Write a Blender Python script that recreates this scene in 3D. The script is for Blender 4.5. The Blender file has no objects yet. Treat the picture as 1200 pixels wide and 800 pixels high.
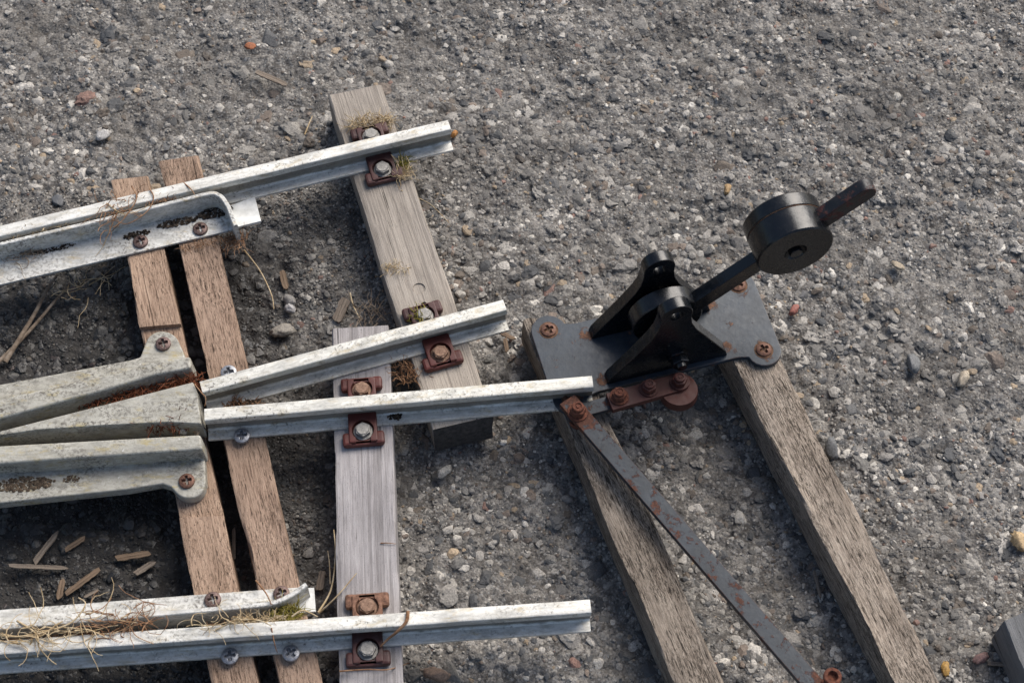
import bpy, bmesh, math, random
import numpy as np
from mathutils import Vector, Matrix

random.seed(7)
RNG = np.random.default_rng(11)
SC = bpy.context.scene
COL = SC.collection
R = math.radians

# ------------------------------------------------------------------ camera, world, sun, exposure
ELEV, DIST, FPX = R(60), 1.6, 2150.0
cam_d = bpy.data.cameras.new('camera')
cam = bpy.data.objects.new('camera', cam_d); COL.objects.link(cam)
cam.location = (0, -DIST*math.cos(ELEV), DIST*math.sin(ELEV))
cam.rotation_euler = (math.pi/2-ELEV, 0, 0)
cam_d.sensor_width = 36; cam_d.lens = FPX/1200*36
cam_d.clip_start = 0.02; cam_d.clip_end = 500
cam_d.dof.use_dof = True; cam_d.dof.focus_distance = 1.56; cam_d.dof.aperture_fstop = 14
SC.camera = cam

SUN_DIR = Vector((0.55, 0.72, 0.95)).normalized()      # towards the sun: behind and to the right
sun_el = math.asin(SUN_DIR.z); sun_az = math.atan2(SUN_DIR.x, SUN_DIR.y)
w = bpy.data.worlds.new('World'); SC.world = w; w.use_nodes = True
nt = w.node_tree
bg = nt.nodes['Background']
sky = nt.nodes.new('ShaderNodeTexSky'); sky.sky_type = 'NISHITA'; sky.sun_disc = False
sky.sun_elevation = sun_el; sky.sun_rotation = sun_az
sky.dust_density = 3.0; sky.air_density = 1.0
nt.links.new(sky.outputs[0], bg.inputs[0]); bg.inputs[1].default_value = 0.075
sd = bpy.data.lights.new('sun', 'SUN'); sd.energy = 2.0; sd.angle = R(42); sd.color = (1, .96, .91)
so = bpy.data.objects.new('sun', sd); COL.objects.link(so)
so.rotation_euler = SUN_DIR.to_track_quat('Z', 'Y').to_euler()
SC.view_settings.view_transform = 'Standard'; SC.view_settings.look = 'None'
SC.view_settings.gamma = 1; SC.view_settings.exposure = 1.0

# ------------------------------------------------------------------ helpers
_C = np.array(cam.location); _R = np.array([1, 0, 0.])
_U = np.array([0, math.sin(ELEV), math.cos(ELEV)]); _F = np.array([0, math.cos(ELEV), -math.sin(ELEV)])
def at(px, py, z=0.0):
    """the point at real height z that the photograph shows at this pixel (1200x800)"""
    r = _F+(px-600)/FPX*_R+(400-py)/FPX*_U
    p = _C+r*(z-_C[2])/r[2]
    return Vector(p)

def tag(o, label=None, cat=None, group=None, kind=None):
    if label: o['label'] = label
    if cat: o['category'] = cat
    if group: o['group'] = group
    if kind: o['kind'] = kind
    return o

def mesh_obj(name, bm, mat, parent=None, smooth=None, recentre=False):
    me = bpy.data.meshes.new(name)
    bmesh.ops.recalc_face_normals(bm, faces=bm.faces)
    if smooth is not None:
        for f in bm.faces: f.smooth = True
        for e in bm.edges:
            if len(e.link_faces) == 2 and e.calc_face_angle(0) > R(smooth): e.smooth = False
    loc = None
    if recentre:
        xs = [v.co for v in bm.verts]
        mn = Vector([min(c[i] for c in xs) for i in range(3)]); mx = Vector([max(c[i] for c in xs) for i in range(3)])
        loc = Vector(((mn.x+mx.x)/2, (mn.y+mx.y)/2, mn.z))
        bmesh.ops.translate(bm, verts=bm.verts, vec=-loc)
    bm.to_mesh(me); bm.free()
    if mat: me.materials.append(mat)
    o = bpy.data.objects.new(name, me); COL.objects.link(o)
    if loc: o.location = loc
    if parent: o.parent = parent
    if smooth is not None: flatten_shading(o)
    return o

def flatten_shading(o):
    """big faces stay flat and only the small bevels shade round"""
    m = o.modifiers.new('weighted_normals', 'WEIGHTED_NORMAL'); m.mode = 'FACE_AREA'; m.weight = 80; m.keep_sharp = True

def empty(name, loc, rz=0):
    o = bpy.data.objects.new(name, None); COL.objects.link(o)
    o.location = loc; o.rotation_euler = (0, 0, rz); o.empty_display_size = .02
    return o

def bevel(bm, wd, ang=30, segs=2):
    es = [e for e in bm.edges if len(e.link_faces) == 2 and e.calc_face_angle(0) > R(ang)]
    if es: bmesh.ops.bevel(bm, geom=es, offset=wd, segments=segs, affect='EDGES', profile=.5, clamp_overlap=True)

def add_prism(bm, pts, z0, z1, draft=0.0, bv=0.0):
    """a vertical prism over an outline; draft widens the foot"""
    b = bmesh.new()
    n = len(pts)
    cx = sum(p[0] for p in pts)/n; cy = sum(p[1] for p in pts)/n
    top = [b.verts.new((p[0], p[1], z1)) for p in pts]
    bot = []
    for p in pts:
        d = Vector((p[0]-cx, p[1]-cy)); s = draft/(d.length+1e-9)
        bot.append(b.verts.new((p[0]+d.x*s, p[1]+d.y*s, z0)))
    b.faces.new(top); b.faces.new(bot[::-1])
    for i in range(n):
        j = (i+1) % n
        b.faces.new((top[j], top[i], bot[i], bot[j]))
    bmesh.ops.recalc_face_normals(b, faces=b.faces)
    if bv: bevel(b, bv)
    merge(bm, b)

def merge(bm, b, M=None):
    if M is not None: bmesh.ops.transform(b, matrix=M, verts=b.verts)
    mp = {v: bm.verts.new(v.co) for v in b.verts}
    for f in b.faces:
        try: bm.faces.new([mp[v] for v in f.verts])
        except ValueError: pass
    b.free()

def add_box(bm, x0, x1, y0, y1, z0, z1, bv=0.0):
    add_prism(bm, [(x0, y0), (x1, y0), (x1, y1), (x0, y1)], z0, z1, 0, bv)

def add_lathe(bm, prof, n=40, M=None):
    """revolve (r, h) about Z; the profile starts and ends on or off the axis and gets capped"""
    b = bmesh.new(); rings = []
    for r, h in prof:
        if r < 1e-7: rings.append([b.verts.new((0, 0, h))])
        else: rings.append([b.verts.new((r*math.cos(2*math.pi*k/n), r*math.sin(2*math.pi*k/n), h)) for k in range(n)])
    for a, c in zip(rings[:-1], rings[1:]):
        for k in range(n):
            k2 = (k+1) % n
            if len(a) == 1 and len(c) == 1: continue
            if len(a) == 1: b.faces.new((a[0], c[k], c[k2]))
            elif len(c) == 1: b.faces.new((a[k], a[k2], c[0]))
            else: b.faces.new((a[k], a[k2], c[k2], c[k]))
    for rg in (rings[0], rings[-1]):
        if len(rg) > 1: b.faces.new(rg)
    bmesh.ops.recalc_face_normals(b, faces=b.faces)
    merge(bm, b, M)

def add_hex(bm, r, z0, z1, rot=0.0, M=None, bv=.0006):
    b = bmesh.new()
    add_prism(b, [(r*math.cos(rot+k*math.pi/3), r*math.sin(rot+k*math.pi/3)) for k in range(6)], z0, z1, 0, bv)
    merge(bm, b, M)

def add_tube(bm, pts, r0, r1=None, n=6):
    """a round strand through pts whose radius runs from r0 to r1"""
    r1 = r0 if r1 is None else r1
    pts = [Vector(p) for p in pts]; m = len(pts); rings = []
    for i, p in enumerate(pts):
        t = (pts[min(i+1, m-1)]-pts[max(i-1, 0)]).normalized()
        a = t.cross(Vector((0, 0, 1)))
        if a.length < 1e-3: a = t.cross(Vector((1, 0, 0)))
        a.normalize(); c = t.cross(a)
        r = r0+(r1-r0)*i/(m-1)
        rings.append([bm.verts.new(p+(a*math.cos(2*math.pi*k/n)+c*math.sin(2*math.pi*k/n))*r) for k in range(n)])
    for a, c in zip(rings[:-1], rings[1:]):
        for k in range(n):
            bm.faces.new((a[k], a[(k+1) % n], c[(k+1) % n], c[k]))
    bm.faces.new(rings[0][::-1]); bm.faces.new(rings[-1])

def cut(o, cutters):
    """subtract meshes from o for good, and drop the cutters"""
    for c in cutters:
        m = o.modifiers.new('cut', 'BOOLEAN'); m.operation = 'DIFFERENCE'; m.object = c; m.solver = 'EXACT'
    dg = bpy.context.evaluated_depsgraph_get(); dg.update()
    me = bpy.data.meshes.new_from_object(o.evaluated_get(dg))
    o.modifiers.clear(); o.data = me; flatten_shading(o)
    for c in cutters: bpy.data.objects.remove(c, do_unlink=True)

# ------------------------------------------------------------------ materials
class NB:
    def __init__(s, name):
        s.m = bpy.data.materials.new(name); s.m.use_nodes = True; s.t = s.m.node_tree
        s.b = s.t.nodes['Principled BSDF']; s.tc = s.t.nodes.new('ShaderNodeTexCoord')
    def link(s, a, b): s.t.links.new(a, b)
    def map(s, scale, src='Object', loc=(0, 0, 0)):
        n = s.t.nodes.new('ShaderNodeMapping'); n.inputs['Scale'].default_value = scale; n.inputs['Location'].default_value = loc
        s.link(s.tc.outputs[src], n.inputs[0]); return n.outputs[0]
    def noise(s, scale, detail=4, rough=.55, loc=(0, 0, 0), dist=0.0):
        if not isinstance(scale, (tuple, list)): scale = (scale,)*3
        n = s.t.nodes.new('ShaderNodeTexNoise'); n.inputs['Scale'].default_value = 1
        n.inputs['Detail'].default_value = detail; n.inputs['Roughness'].default_value = rough
        n.inputs['Distortion'].default_value = dist
        s.link(s.map(scale, loc=loc), n.inputs['Vector']); return n.outputs[0]
    def voro(s, scale, feature='F1', out='Distance'):
        n = s.t.nodes.new('ShaderNodeTexVoronoi'); n.feature = feature; n.inputs['Scale'].default_value = scale
        s.link(s.tc.outputs['Object'], n.inputs['Vector']); return n.outputs[out]
    def ramp(s, fac, stops, interp='LINEAR'):
        n = s.t.nodes.new('ShaderNodeValToRGB'); cr = n.color_ramp; cr.interpolation = interp
        while len(cr.elements) < len(stops): cr.elements.new(.5)
        for e, (p, c) in zip(cr.elements, stops):
            e.position = p; e.color = (*c, 1) if isinstance(c, (tuple, list)) else (c, c, c, 1)
        s.link(fac, n.inputs[0]); return n.outputs[0]
    def mix(s, fac, a, b, mode='MIX'):
        n = s.t.nodes.new('ShaderNodeMix'); n.data_type = 'RGBA'; n.blend_type = mode
        for v, i in ((fac, 0), (a, 6), (b, 7)):
            if isinstance(v, (int, float)): n.inputs[i].default_value = v if i == 0 else (v, v, v, 1)
            elif isinstance(v, (tuple, list)): n.inputs[i].default_value = (*v, 1)
            else: s.link(v, n.inputs[i])
        return n.outputs[2]
    def math(s, op, a, b):
        n = s.t.nodes.new('ShaderNodeMath'); n.operation = op
        for v, i in ((a, 0), (b, 1)):
            if isinstance(v, (int, float)): n.inputs[i].default_value = v
            else: s.link(v, n.inputs[i])
        return n.outputs[0]
    def bump(s, h, dist, strength=1.0, prev=None):
        n = s.t.nodes.new('ShaderNodeBump'); n.inputs['Distance'].default_value = dist; n.inputs['Strength'].default_value = strength
        s.link(h, n.inputs['Height'])
        if prev is not None: s.link(prev, n.inputs['Normal'])
        return n.outputs[0]
    def out(s, col=None, rough=None, metal=None, normal=None, spec=None):
        for v, k in ((col, 'Base Color'), (rough, 'Roughness'), (metal, 'Metallic'), (normal, 'Normal'), (spec, 'Specular IOR Level')):
            if v is None: continue
            if isinstance(v, (int, float)): s.b.inputs[k].default_value = v
            elif isinstance(v, (tuple, list)): s.b.inputs[k].default_value = (*v, 1)
            else: s.link(v, s.b.inputs[k])
        return s.m

def wood(name, light, mid, dark, seed=0.0, crack=.62, fleck=.0, grain=700, along=34, band=0.0, contrast=1.0):
    n = NB(name); L = (seed, seed*2, seed*3)
    g = n.noise((along, grain, grain), 6, .68, L, .25)
    c = n.ramp(g, [(.5-.17*contrast, dark), (.5-.02, mid), (.5+.17*contrast, light)])
    bl = n.noise((20, 60, 60), 5, .65, (L[0]+4, 2, 1))
    c = n.mix(n.ramp(bl, [(.35, 0.0), (.7, .5)]), c, [min(1, x*1.2) for x in light])
    bl2 = n.noise((12, 45, 45), 5, .7, (L[0]+9, 5, 1))
    c = n.mix(n.ramp(bl2, [(.46, 0.0), (.72, .6)]), c, [x*.6 for x in mid])
    h = g
    if band:     # parallel growth lines
        bd = n.noise((3.5, 360, 360), 3, .45, (L[0]+5, 6, 2), .15)
        bm_ = n.ramp(bd, [(.40, 1.0), (.5, 0.0), (.60, 0.0)])
        c = n.mix(n.math('MULTIPLY', bm_, band), c, [x*.85 for x in dark]); h = n.math('SUBTRACT', h, n.math('MULTIPLY', bm_, band*.35))
    cr = n.noise((along*1.1, 620, 620), 5, .62, (L[0]+2, 1, 7), .4)
    crm = n.ramp(cr, [(crack, 0.0), (crack+.05, 1.0)])
    c = n.mix(n.math('MULTIPLY', crm, .85), c, [x*.28 for x in dark])
    h = n.math('SUBTRACT', h, n.math('MULTIPLY', crm, .8))
    lg = n.noise((7, 230, 230), 3, .5, (L[0]+1, 9, 7), .3)                  # a few long drying checks
    lgm = n.ramp(lg, [(.685, 0.0), (.71, 1.0)])
    c = n.mix(n.math('MULTIPLY', lgm, .8), c, [x*.25 for x in dark]); h = n.math('SUBTRACT', h, lgm)
    sp = n.noise(1000, 3, .6, L); zone0 = n.ramp(n.noise(45, 4, .6, (L[0], 2, 2)), [(.35, .2), (.65, 1.0)])
    c = n.mix(n.math('MULTIPLY', n.ramp(sp, [(.60, 0.0), (.68, .85)]), zone0), c, [x*.3 for x in dark])
    if fleck:
        fl = n.noise((190, 1000, 1000), 4, .68, (L[0]+6, 3, 3), 1.0)
        flm = n.ramp(fl, [(.56-fleck*.1, 0.0), (.64-fleck*.1, 1.0)])
        zone = n.ramp(n.noise((16, 40, 40), 4, .65, (L[0]+3, 8, 1)), [(.36, .15), (.58, 1.0)])
        flm = n.math('MULTIPLY', flm, zone)
        c = n.mix(n.math('MULTIPLY', flm, .8), c, [x*.35 for x in dark])
        h = n.math('SUBTRACT', h, n.math('MULTIPLY', flm, .6))
    nrm = n.bump(h, .0008, .75)
    return n.out(c, .88, 0, nrm, .2)

def alloy(name, base=(.62, .605, .555), stain=(.40, .28, .09), dirt=.5, seed=0.0, metal=.25, lichen=.6, rough=.5, web=False):
    n = NB(name)
    L = (seed, seed+3, seed+7)
    a = n.noise((40, 110, 110), 8, .7, L)
    c = n.ramp(a, [(.3, [x*.58 for x in base]), (.5, base), (.68, [min(1, x*1.22) for x in base])])
    fz = n.noise((90, 260, 260), 5, .7, (seed+6, 2, 9)); c = n.mix(n.ramp(fz, [(.48, 0.0), (.68, .55)]), c, [x*.5*k for x, k in zip(base, (1, .95, .82))])
    ly = n.noise((60, 150, 150), 8, .72, (seed+5, 1, 2))
    c = n.mix(n.ramp(ly, [(.54, 0.0), (.70, lichen)]), c, stain)
    wh = n.noise(230, 6, .7, (seed, 9, 2))
    c = n.mix(n.ramp(wh, [(.64, 0.0), (.7, .6)]), c, (.8, .8, .78))
    d1 = n.noise(420, 5, .7, (seed+1, 4, 1)); zone = n.noise((25, 60, 60), 4, .6, (seed+2, 1, 8))
    z2 = n.ramp(zone, [(.38, .1), (.66, 1.0)])
    dm = n.math('MULTIPLY', n.ramp(d1, [(.60-dirt*.1, 0.0), (.68-dirt*.08, 1.0)]), z2)
    c = n.mix(n.math('MULTIPLY', dm, .85), c, (.05, .04, .03))
    gr = n.noise((18, 300, 300), 4, .6, L)
    c = n.mix(n.ramp(gr, [(.5, 0.0), (.75, .35)]), c, (.22, .21, .19))
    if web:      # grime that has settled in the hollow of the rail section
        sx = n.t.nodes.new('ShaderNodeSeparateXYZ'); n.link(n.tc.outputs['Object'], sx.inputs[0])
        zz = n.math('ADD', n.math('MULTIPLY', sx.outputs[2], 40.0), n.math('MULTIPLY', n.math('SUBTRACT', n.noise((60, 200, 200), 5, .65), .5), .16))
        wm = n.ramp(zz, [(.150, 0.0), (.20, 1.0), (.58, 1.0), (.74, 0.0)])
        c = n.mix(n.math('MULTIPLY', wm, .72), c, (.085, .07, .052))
    nrm = n.bump(n.mix(.5, n.noise(700, 4, .6), d1), .0006, .5)
    rg = n.ramp(a, [(.3, rough+.15), (.7, rough-.08)])
    return n.out(c, rg, metal, nrm, .5)

def paint(name, base, rust=.3, rough=.32, seed=0.0, spec=.5, rustcol=(.15, .055, .025), edge=.0, dusty=.35, spots=(), rsc=75):
    n = NB(name); L = (seed, seed*1.7+2, seed+5)
    a = n.noise(60, 5, .6, L)
    c = n.ramp(a, [(.3, [x*.75 for x in base]), (.7, [x*1.3 for x in base])])
    dust = n.noise((150, 150, 150), 6, .7, (seed+8, 2, 2))
    c = n.mix(n.ramp(dust, [(.5, 0.0), (.78, dusty)]), c, (.14, .13, .12))
    r = n.noise(rsc, 8, .72, (seed+3, 1, 4)); t = .74-rust*.2
    for loc, rad, amt in spots:        # rust spreading from a fixing or a weld
        v = n.t.nodes.new('ShaderNodeVectorMath'); v.operation = 'DISTANCE'; n.link(n.tc.outputs['Object'], v.inputs[0]); v.inputs[1].default_value = loc
        r = n.math('ADD', r, n.math('MULTIPLY', n.ramp(n.math('DIVIDE', v.outputs['Value'], rad), [(.15, 1.0), (1.0, 0.0)]), amt))
    rm = n.ramp(r, [(t, 0.0), (t+.06, 1.0)])
    rc = n.ramp(n.noise(500, 4, .6), [(.3, [x*.5 for x in rustcol]), (.55, rustcol), (.75, [x*1.9 for x in rustcol])])
    c = n.mix(n.math('MULTIPLY', rm, .9), c, rc)
    if edge:     # rust where the paint has worn off the arrises
        bv = n.t.nodes.new('ShaderNodeBevel'); bv.samples = 6; bv.inputs[0].default_value = .0016
        ge = n.t.nodes.new('ShaderNodeNewGeometry'); dt = n.t.nodes.new('ShaderNodeVectorMath'); dt.operation = 'DOT_PRODUCT'
        n.link(bv.outputs[0], dt.inputs[0]); n.link(ge.outputs['Normal'], dt.inputs[1])
        em = n.ramp(dt.outputs['Value'], [(.80, 1.0), (.985, 0.0)])
        en = n.ramp(n.noise(130, 5, .65, (seed, 4, 4)), [(.62-edge*.3, 0.0), (.74-edge*.3, 1.0)])
        em = n.math('MULTIPLY', em, en); c = n.mix(n.math('MULTIPLY', em, .85), c, rc); rm = n.math('MAXIMUM', rm, em)
    chip = n.ramp(n.noise(330, 3, .6, L), [(.72, 0.0), (.75, .7)])
    c = n.mix(chip, c, (.17, .15, .13))
    rg = n.mix(rm, n.ramp(dust, [(.3, rough-.06), (.7, rough+.16)]), .85)
    nrm = n.bump(n.mix(.5, n.noise(260, 5, .6), rm), .0007, .45)
    return n.out(c, rg, 0, nrm, spec)

def plain(name, a, b, scale=300, rough=.8, bump=.0006, metal=0.0, spec=.3):
    n = NB(name)
    t = n.noise(scale, 5, .6); c = n.ramp(t, [(.32, a), (.66, b)])
    return n.out(c, rough, metal, n.bump(t, bump, .6), spec)

M_BROWN1 = wood('brown_sleeper_wood', (.40, .285, .205), (.28, .188, .13), (.10, .062, .042), 1.0, .615, .22, grain=820, along=60, contrast=.85)
M_BROWN2 = wood('reddish_sleeper_wood', (.375, .268, .195), (.255, .172, .122), (.09, .056, .04), 4.0, .60, .3, grain=820, along=60, contrast=.85)
M_GREY1 = wood('grey_sleeper_wood', (.39, .345, .29), (.30, .262, .222), (.13, .11, .092), 7.0, .66, band=.38, contrast=1.2)
M_GREY2 = wood('mauve_grey_sleeper_wood', (.385, .36, .35), (.30, .278, .272), (.14, .126, .12), 9.0, .67, band=.42, contrast=1.2)
M_OLD1 = wood('old_cracked_wood', (.36, .305, .245), (.185, .148, .116), (.06, .046, .036), 12.0, .575, .7, 900, 58)
M_OLD2 = wood('pale_cracked_wood', (.44, .375, .305), (.25, .20, .156), (.07, .053, .04), 15.0, .58, .7, 900, 58)
M_ENDGRAIN = plain('dark_end_grain', (.030, .028, .027), (.075, .068, .062), 260, .9, .001)
M_DARKWOOD = wood('dark_tarred_wood', (.17, .17, .17), (.13, .13, .13), (.08, .08, .08), 18.0, .7)
M_RAIL = alloy('weathered_rail_alloy', web=True)
M_RAIL2 = alloy('dull_rail_alloy', (.58, .565, .51), seed=5.0, dirt=.7, web=True)
M_FROG = alloy('frog_casting_alloy', (.355, .340, .290), (.33, .26, .10), dirt=1.2, seed=9.0, metal=.05, lichen=.9, rough=.62)
M_CHECK = alloy('check_rail_alloy', (.58, .57, .53), dirt=1.1, seed=13.0, metal=.15)
M_PLATE = plain('white_packing_plate', (.50, .50, .47), (.72, .72, .69), 120, .6)
M_SCREW_RUST = plain('rusty_screw_steel', (.07, .045, .04), (.22, .15, .13), 700, .55, .0005, .4)
M_SCREW_RED = plain('rust_red_screw_steel', (.075, .035, .025), (.20, .105, .07), 700, .6, .0005, .3)
M_SCREW_ZINC = plain('zinc_screw_steel', (.18, .185, .20), (.34, .345, .36), 600, .4, .0004, .6)
M_BOLT = plain('pale_bolt_steel', (.15, .145, .132), (.30, .285, .262), 600, .5, .0004, .4)
M_BOLT_RUST = plain('rusty_bolt_steel', (.11, .06, .04), (.30, .19, .13), 600, .7, .0006, .2)
M_CLIP = paint('red_oxide_clip', (.075, .015, .011), .25, .5, 2.0, .4, (.09, .034, .02), .3, .15)
M_CLIP_DARK = paint('dark_maroon_clip', (.05, .016, .014), .25, .5, 3.0, .4, (.09, .035, .022))
M_CLIP_RUST = plain('rusted_brown_clip', (.09, .045, .03), (.24, .13, .085), 350, .9, .001)
M_BLACK = paint('black_gloss_paint', (.0042, .0054, .0072), .40, .19, 5.0, .40, (.10, .04, .022), .3, .04)
M_GRIP = paint('rust_worn_black_paint', (.011, .011, .013), 1.05, .34, 6.0, .4, (.10, .035, .028), .9, .1)
M_BASE = paint('black_plate_paint_sky_sheen', (.021, .030, .041), .66, .36, 7.0, .36, (.14, .066, .034), .7, .2, [((sx*.0846, sy*.0333, .005), .0135, .17) for sx in (-1, 1) for sy in (-1, 1)]+[((x, y, .005), .011, .15) for x in (-.053, .0545) for y in (-.025, .020)])  # black paint with the sky's bluish sheen put into the base colour; rust at fixings
M_ROD = paint('slate_rod_paint', (.021, .028, .036), .98, .38, 8.0, .3, (.095, .040, .024), .9, .22, rsc=110)
M_LINK = paint('rusted_link_paint', (.058, .015, .010), .85, .55, 9.0, .4, (.12, .028, .016), 0, .08)
M_RUSTPALE = plain('orange_weld_rust', (.045, .03, .022), (.16, .082, .045), 300, .85, .001)
M_RUST = plain('red_rust', (.055, .020, .013), (.17, .06, .034), 420, .85, .001)

# ------------------------------------------------------------------ the ground
def vnoise(x, y, cell, seed):
    rs = np.random.default_rng(seed); T = rs.random((257, 257))
    u = x/cell; v = y/cell; i = np.floor(u).astype(int); j = np.floor(v).astype(int)
    fx = u-i; fy = v-j; fx = fx*fx*(3-2*fx); fy = fy*fy*(3-2*fy)
    g = lambda a, b: T[np.mod(a, 257), np.mod(b, 257)]
    return (g(i, j)*(1-fx)+g(i+1, j)*fx)*(1-fy)+(g(i, j+1)*(1-fx)+g(i+1, j+1)*fx)*fy-.5

def ground_z(x, y):
    h = .007*vnoise(x, y, .16, 1)+.0045*vnoise(x+.3, y, .05, 2)+.0060*vnoise(x, y+.7, .019, 3)+.0042*vnoise(x, y, .009, 4)+.0028*vnoise(x, y, .0045, 5)
    return h-.0035

X0, X1, Y0, Y1 = -.68, .68, -.46, .60
def axis(a, b, st):
    core = np.arange(a, b+st/2, st)
    out = []; d = st; p = 0
    while p < 60: d *= 1.22; p += d; out.append(p)
    out = np.array(out)
    return np.concatenate([a-out[::-1], core, b+out])
gx, gy = axis(X0, X1, .0017), axis(Y0, Y1, .0017)
GX, GY = np.meshgrid(gx, gy); nx, ny = len(gx), len(gy)
GZ = ground_z(GX, GY)
co = np.stack([GX, GY, GZ], -1).reshape(-1, 3)
idx = np.arange(nx*ny).reshape(ny, nx)
quads = np.stack([idx[:-1, :-1], idx[:-1, 1:], idx[1:, 1:], idx[1:, :-1]], -1).reshape(-1, 4)

def np_mesh(name, co, faces, mat, tint=None, smooth=False):
    me = bpy.data.meshes.new(name); nv, nf, k = len(co), len(faces), faces.shape[1]
    me.vertices.add(nv); me.vertices.foreach_set('co', co.astype(np.float32).ravel())
    me.loops.add(nf*k); me.loops.foreach_set('vertex_index', faces.astype(np.int32).ravel())
    me.polygons.add(nf); me.polygons.foreach_set('loop_start', np.arange(0, nf*k, k, dtype=np.int32))
    me.polygons.foreach_set('use_smooth', np.full(nf, smooth, dtype=bool))
    if tint is not None:
        at_ = me.color_attributes.new('stone_colour', 'FLOAT_COLOR', 'POINT')
        at_.data.foreach_set('color', np.concatenate([tint, np.ones((nv, 1))], 1).astype(np.float32).ravel())
    me.update(calc_edges=True); me.materials.append(mat)
    o = bpy.data.objects.new(name, me); COL.objects.link(o); return o

def soil(n, c):
    """dark damp soil between the sleepers under the track, a real change of surface"""
    sx = n.t.nodes.new('ShaderNodeSeparateXYZ'); n.link(n.tc.outputs['Object'], sx.inputs[0])
    e = n.math('MULTIPLY', n.math('SUBTRACT', n.noise(11, 6, .62, (3, 1, 0)), .5), .30)
    f1 = n.math('ADD', n.math('MULTIPLY', n.math('ADD', sx.outputs[0], .10), -1.0), e)          # left of the pale sleeper
    ln = n.math('SUBTRACT', n.math('ADD', n.math('MULTIPLY', sx.outputs[0], .27), .215), sx.outputs[1])
    f2 = n.math('ADD', ln, n.math('MULTIPLY', e, .6))                                            # below the highest rail
    m1 = n.ramp(f1, [(0.0, 0.0), (.13, 1.0)]); m2 = n.ramp(f2, [(0.0, 0.0), (.07, 1.0)])
    return n.math('MULTIPLY', m1, m2)

n = NB('worn_tarmac')
a = n.noise(24, 6, .6)
c = n.ramp(a, [(.3, (.052, .047, .042)), (.5, (.112, .102, .093)), (.7, (.205, .19, .173))])
c = n.mix(n.ramp(n.noise(90, 6, .7, (4, 2, 0)), [(.45, 0.0), (.60, .85)]), c, (.30, .283, .262))
crv = n.noise(190, 6, .7, (1, 6, 0)); c = n.mix(n.ramp(crv, [(.38, .9), (.48, 0.0)]), c, (.035, .031, .028))
vb = n.voro(115, 'F1', 'Color'); sb = n.t.nodes.new('ShaderNodeSeparateColor'); n.link(vb, sb.inputs[0])
vbd = n.math('ADD', n.voro(115), n.math('MULTIPLY', n.math('SUBTRACT', n.noise(260, 4, .6), .5), .5))
big = n.ramp(sb.outputs[0], [(0, (.075, .08, .086)), (.25, (.13, .13, .128)), (.55, (.21, .20, .185)), (.8, (.30, .285, .26)), (1, (.40, .38, .35))])
c = n.mix(n.math('MULTIPLY', n.ramp(vbd, [(.28, .9), (.42, 0.0)]), n.ramp(sb.outputs[1], [(.3, 0.0), (.45, 1.0)])), c, big)
vc = n.voro(330, 'F1', 'Color')
sepc = n.t.nodes.new('ShaderNodeSeparateColor'); n.link(vc, sepc.inputs[0])
peb = n.ramp(sepc.outputs[0], [(0, (.05, .052, .056)), (.3, (.11, .105, .10)), (.6, (.21, .20, .185)), (.86, (.34, .32, .29)), (1, (.5, .48, .44))])
vd = n.voro(330); c = n.mix(n.ramp(vd, [(.25, .8), (.6, 0.0)]), c, peb)
vc2 = n.voro(800, 'F1', 'Color'); sep2 = n.t.nodes.new('ShaderNodeSeparateColor'); n.link(vc2, sep2.inputs[0])
c = n.mix(n.ramp(sep2.outputs[1], [(.55, 0.0), (.9, .6)]), c, n.ramp(sep2.outputs[0], [(0, .035), (.6, .12), (1, .42)]))
wet = soil(n, c)
pat = n.ramp(n.noise(13, 6, .65, (7, 7, 0)), [(.42, 0.0), (.66, .55)])       # old dark oil and damp patches
c = n.mix(pat, c, (.045, .040, .035))
c = n.mix(1.0, c, (1.02, 1.0, .965), 'MULTIPLY')
c = n.mix(n.math('MULTIPLY', wet, .90), c, (.017, .0155, .0145))
hh = n.math('ADD', n.math('MULTIPLY', n.ramp(vd, [(0, 1.0), (.6, 0.0)]), .8), n.noise(900, 5, .7))
nrm = n.bump(n.noise(240, 5, .6), .002, .6); nrm = n.bump(hh, .0011, .8, nrm)
M_GROUND = n.out(c, .82, 0, nrm, .35)
ground = np_mesh('ground', co, quads, M_GROUND, None, True)
tag(ground, kind='structure')

n = NB('gravel_stone')
va = n.t.nodes.new('ShaderNodeVertexColor'); va.layer_name = 'stone_colour'
sp = n.noise(700, 5, .65)
c = n.mix(1.0, va.outputs[0], n.ramp(sp, [(.3, .4), (.7, 1.5)]), 'MULTIPLY')
wet = soil(n, c); pat = n.ramp(n.noise(13, 6, .65, (7, 7, 0)), [(.42, 0.0), (.66, .5)]); c = n.mix(pat, c, (.05, .046, .042))
c = n.mix(1.0, c, (1.02, 1.0, .965), 'MULTIPLY'); c = n.mix(n.math('MULTIPLY', wet, .85), c, (.018, .017, .016))
M_STONE = n.out(c, n.mix(wet, n.ramp(sp, [(.3, .5), (.7, .85)]), n.ramp(sp, [(.3, .22), (.7, .6)])), 0, n.bump(n.noise(1100, 4, .65), .0006, .6), .4)

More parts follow.
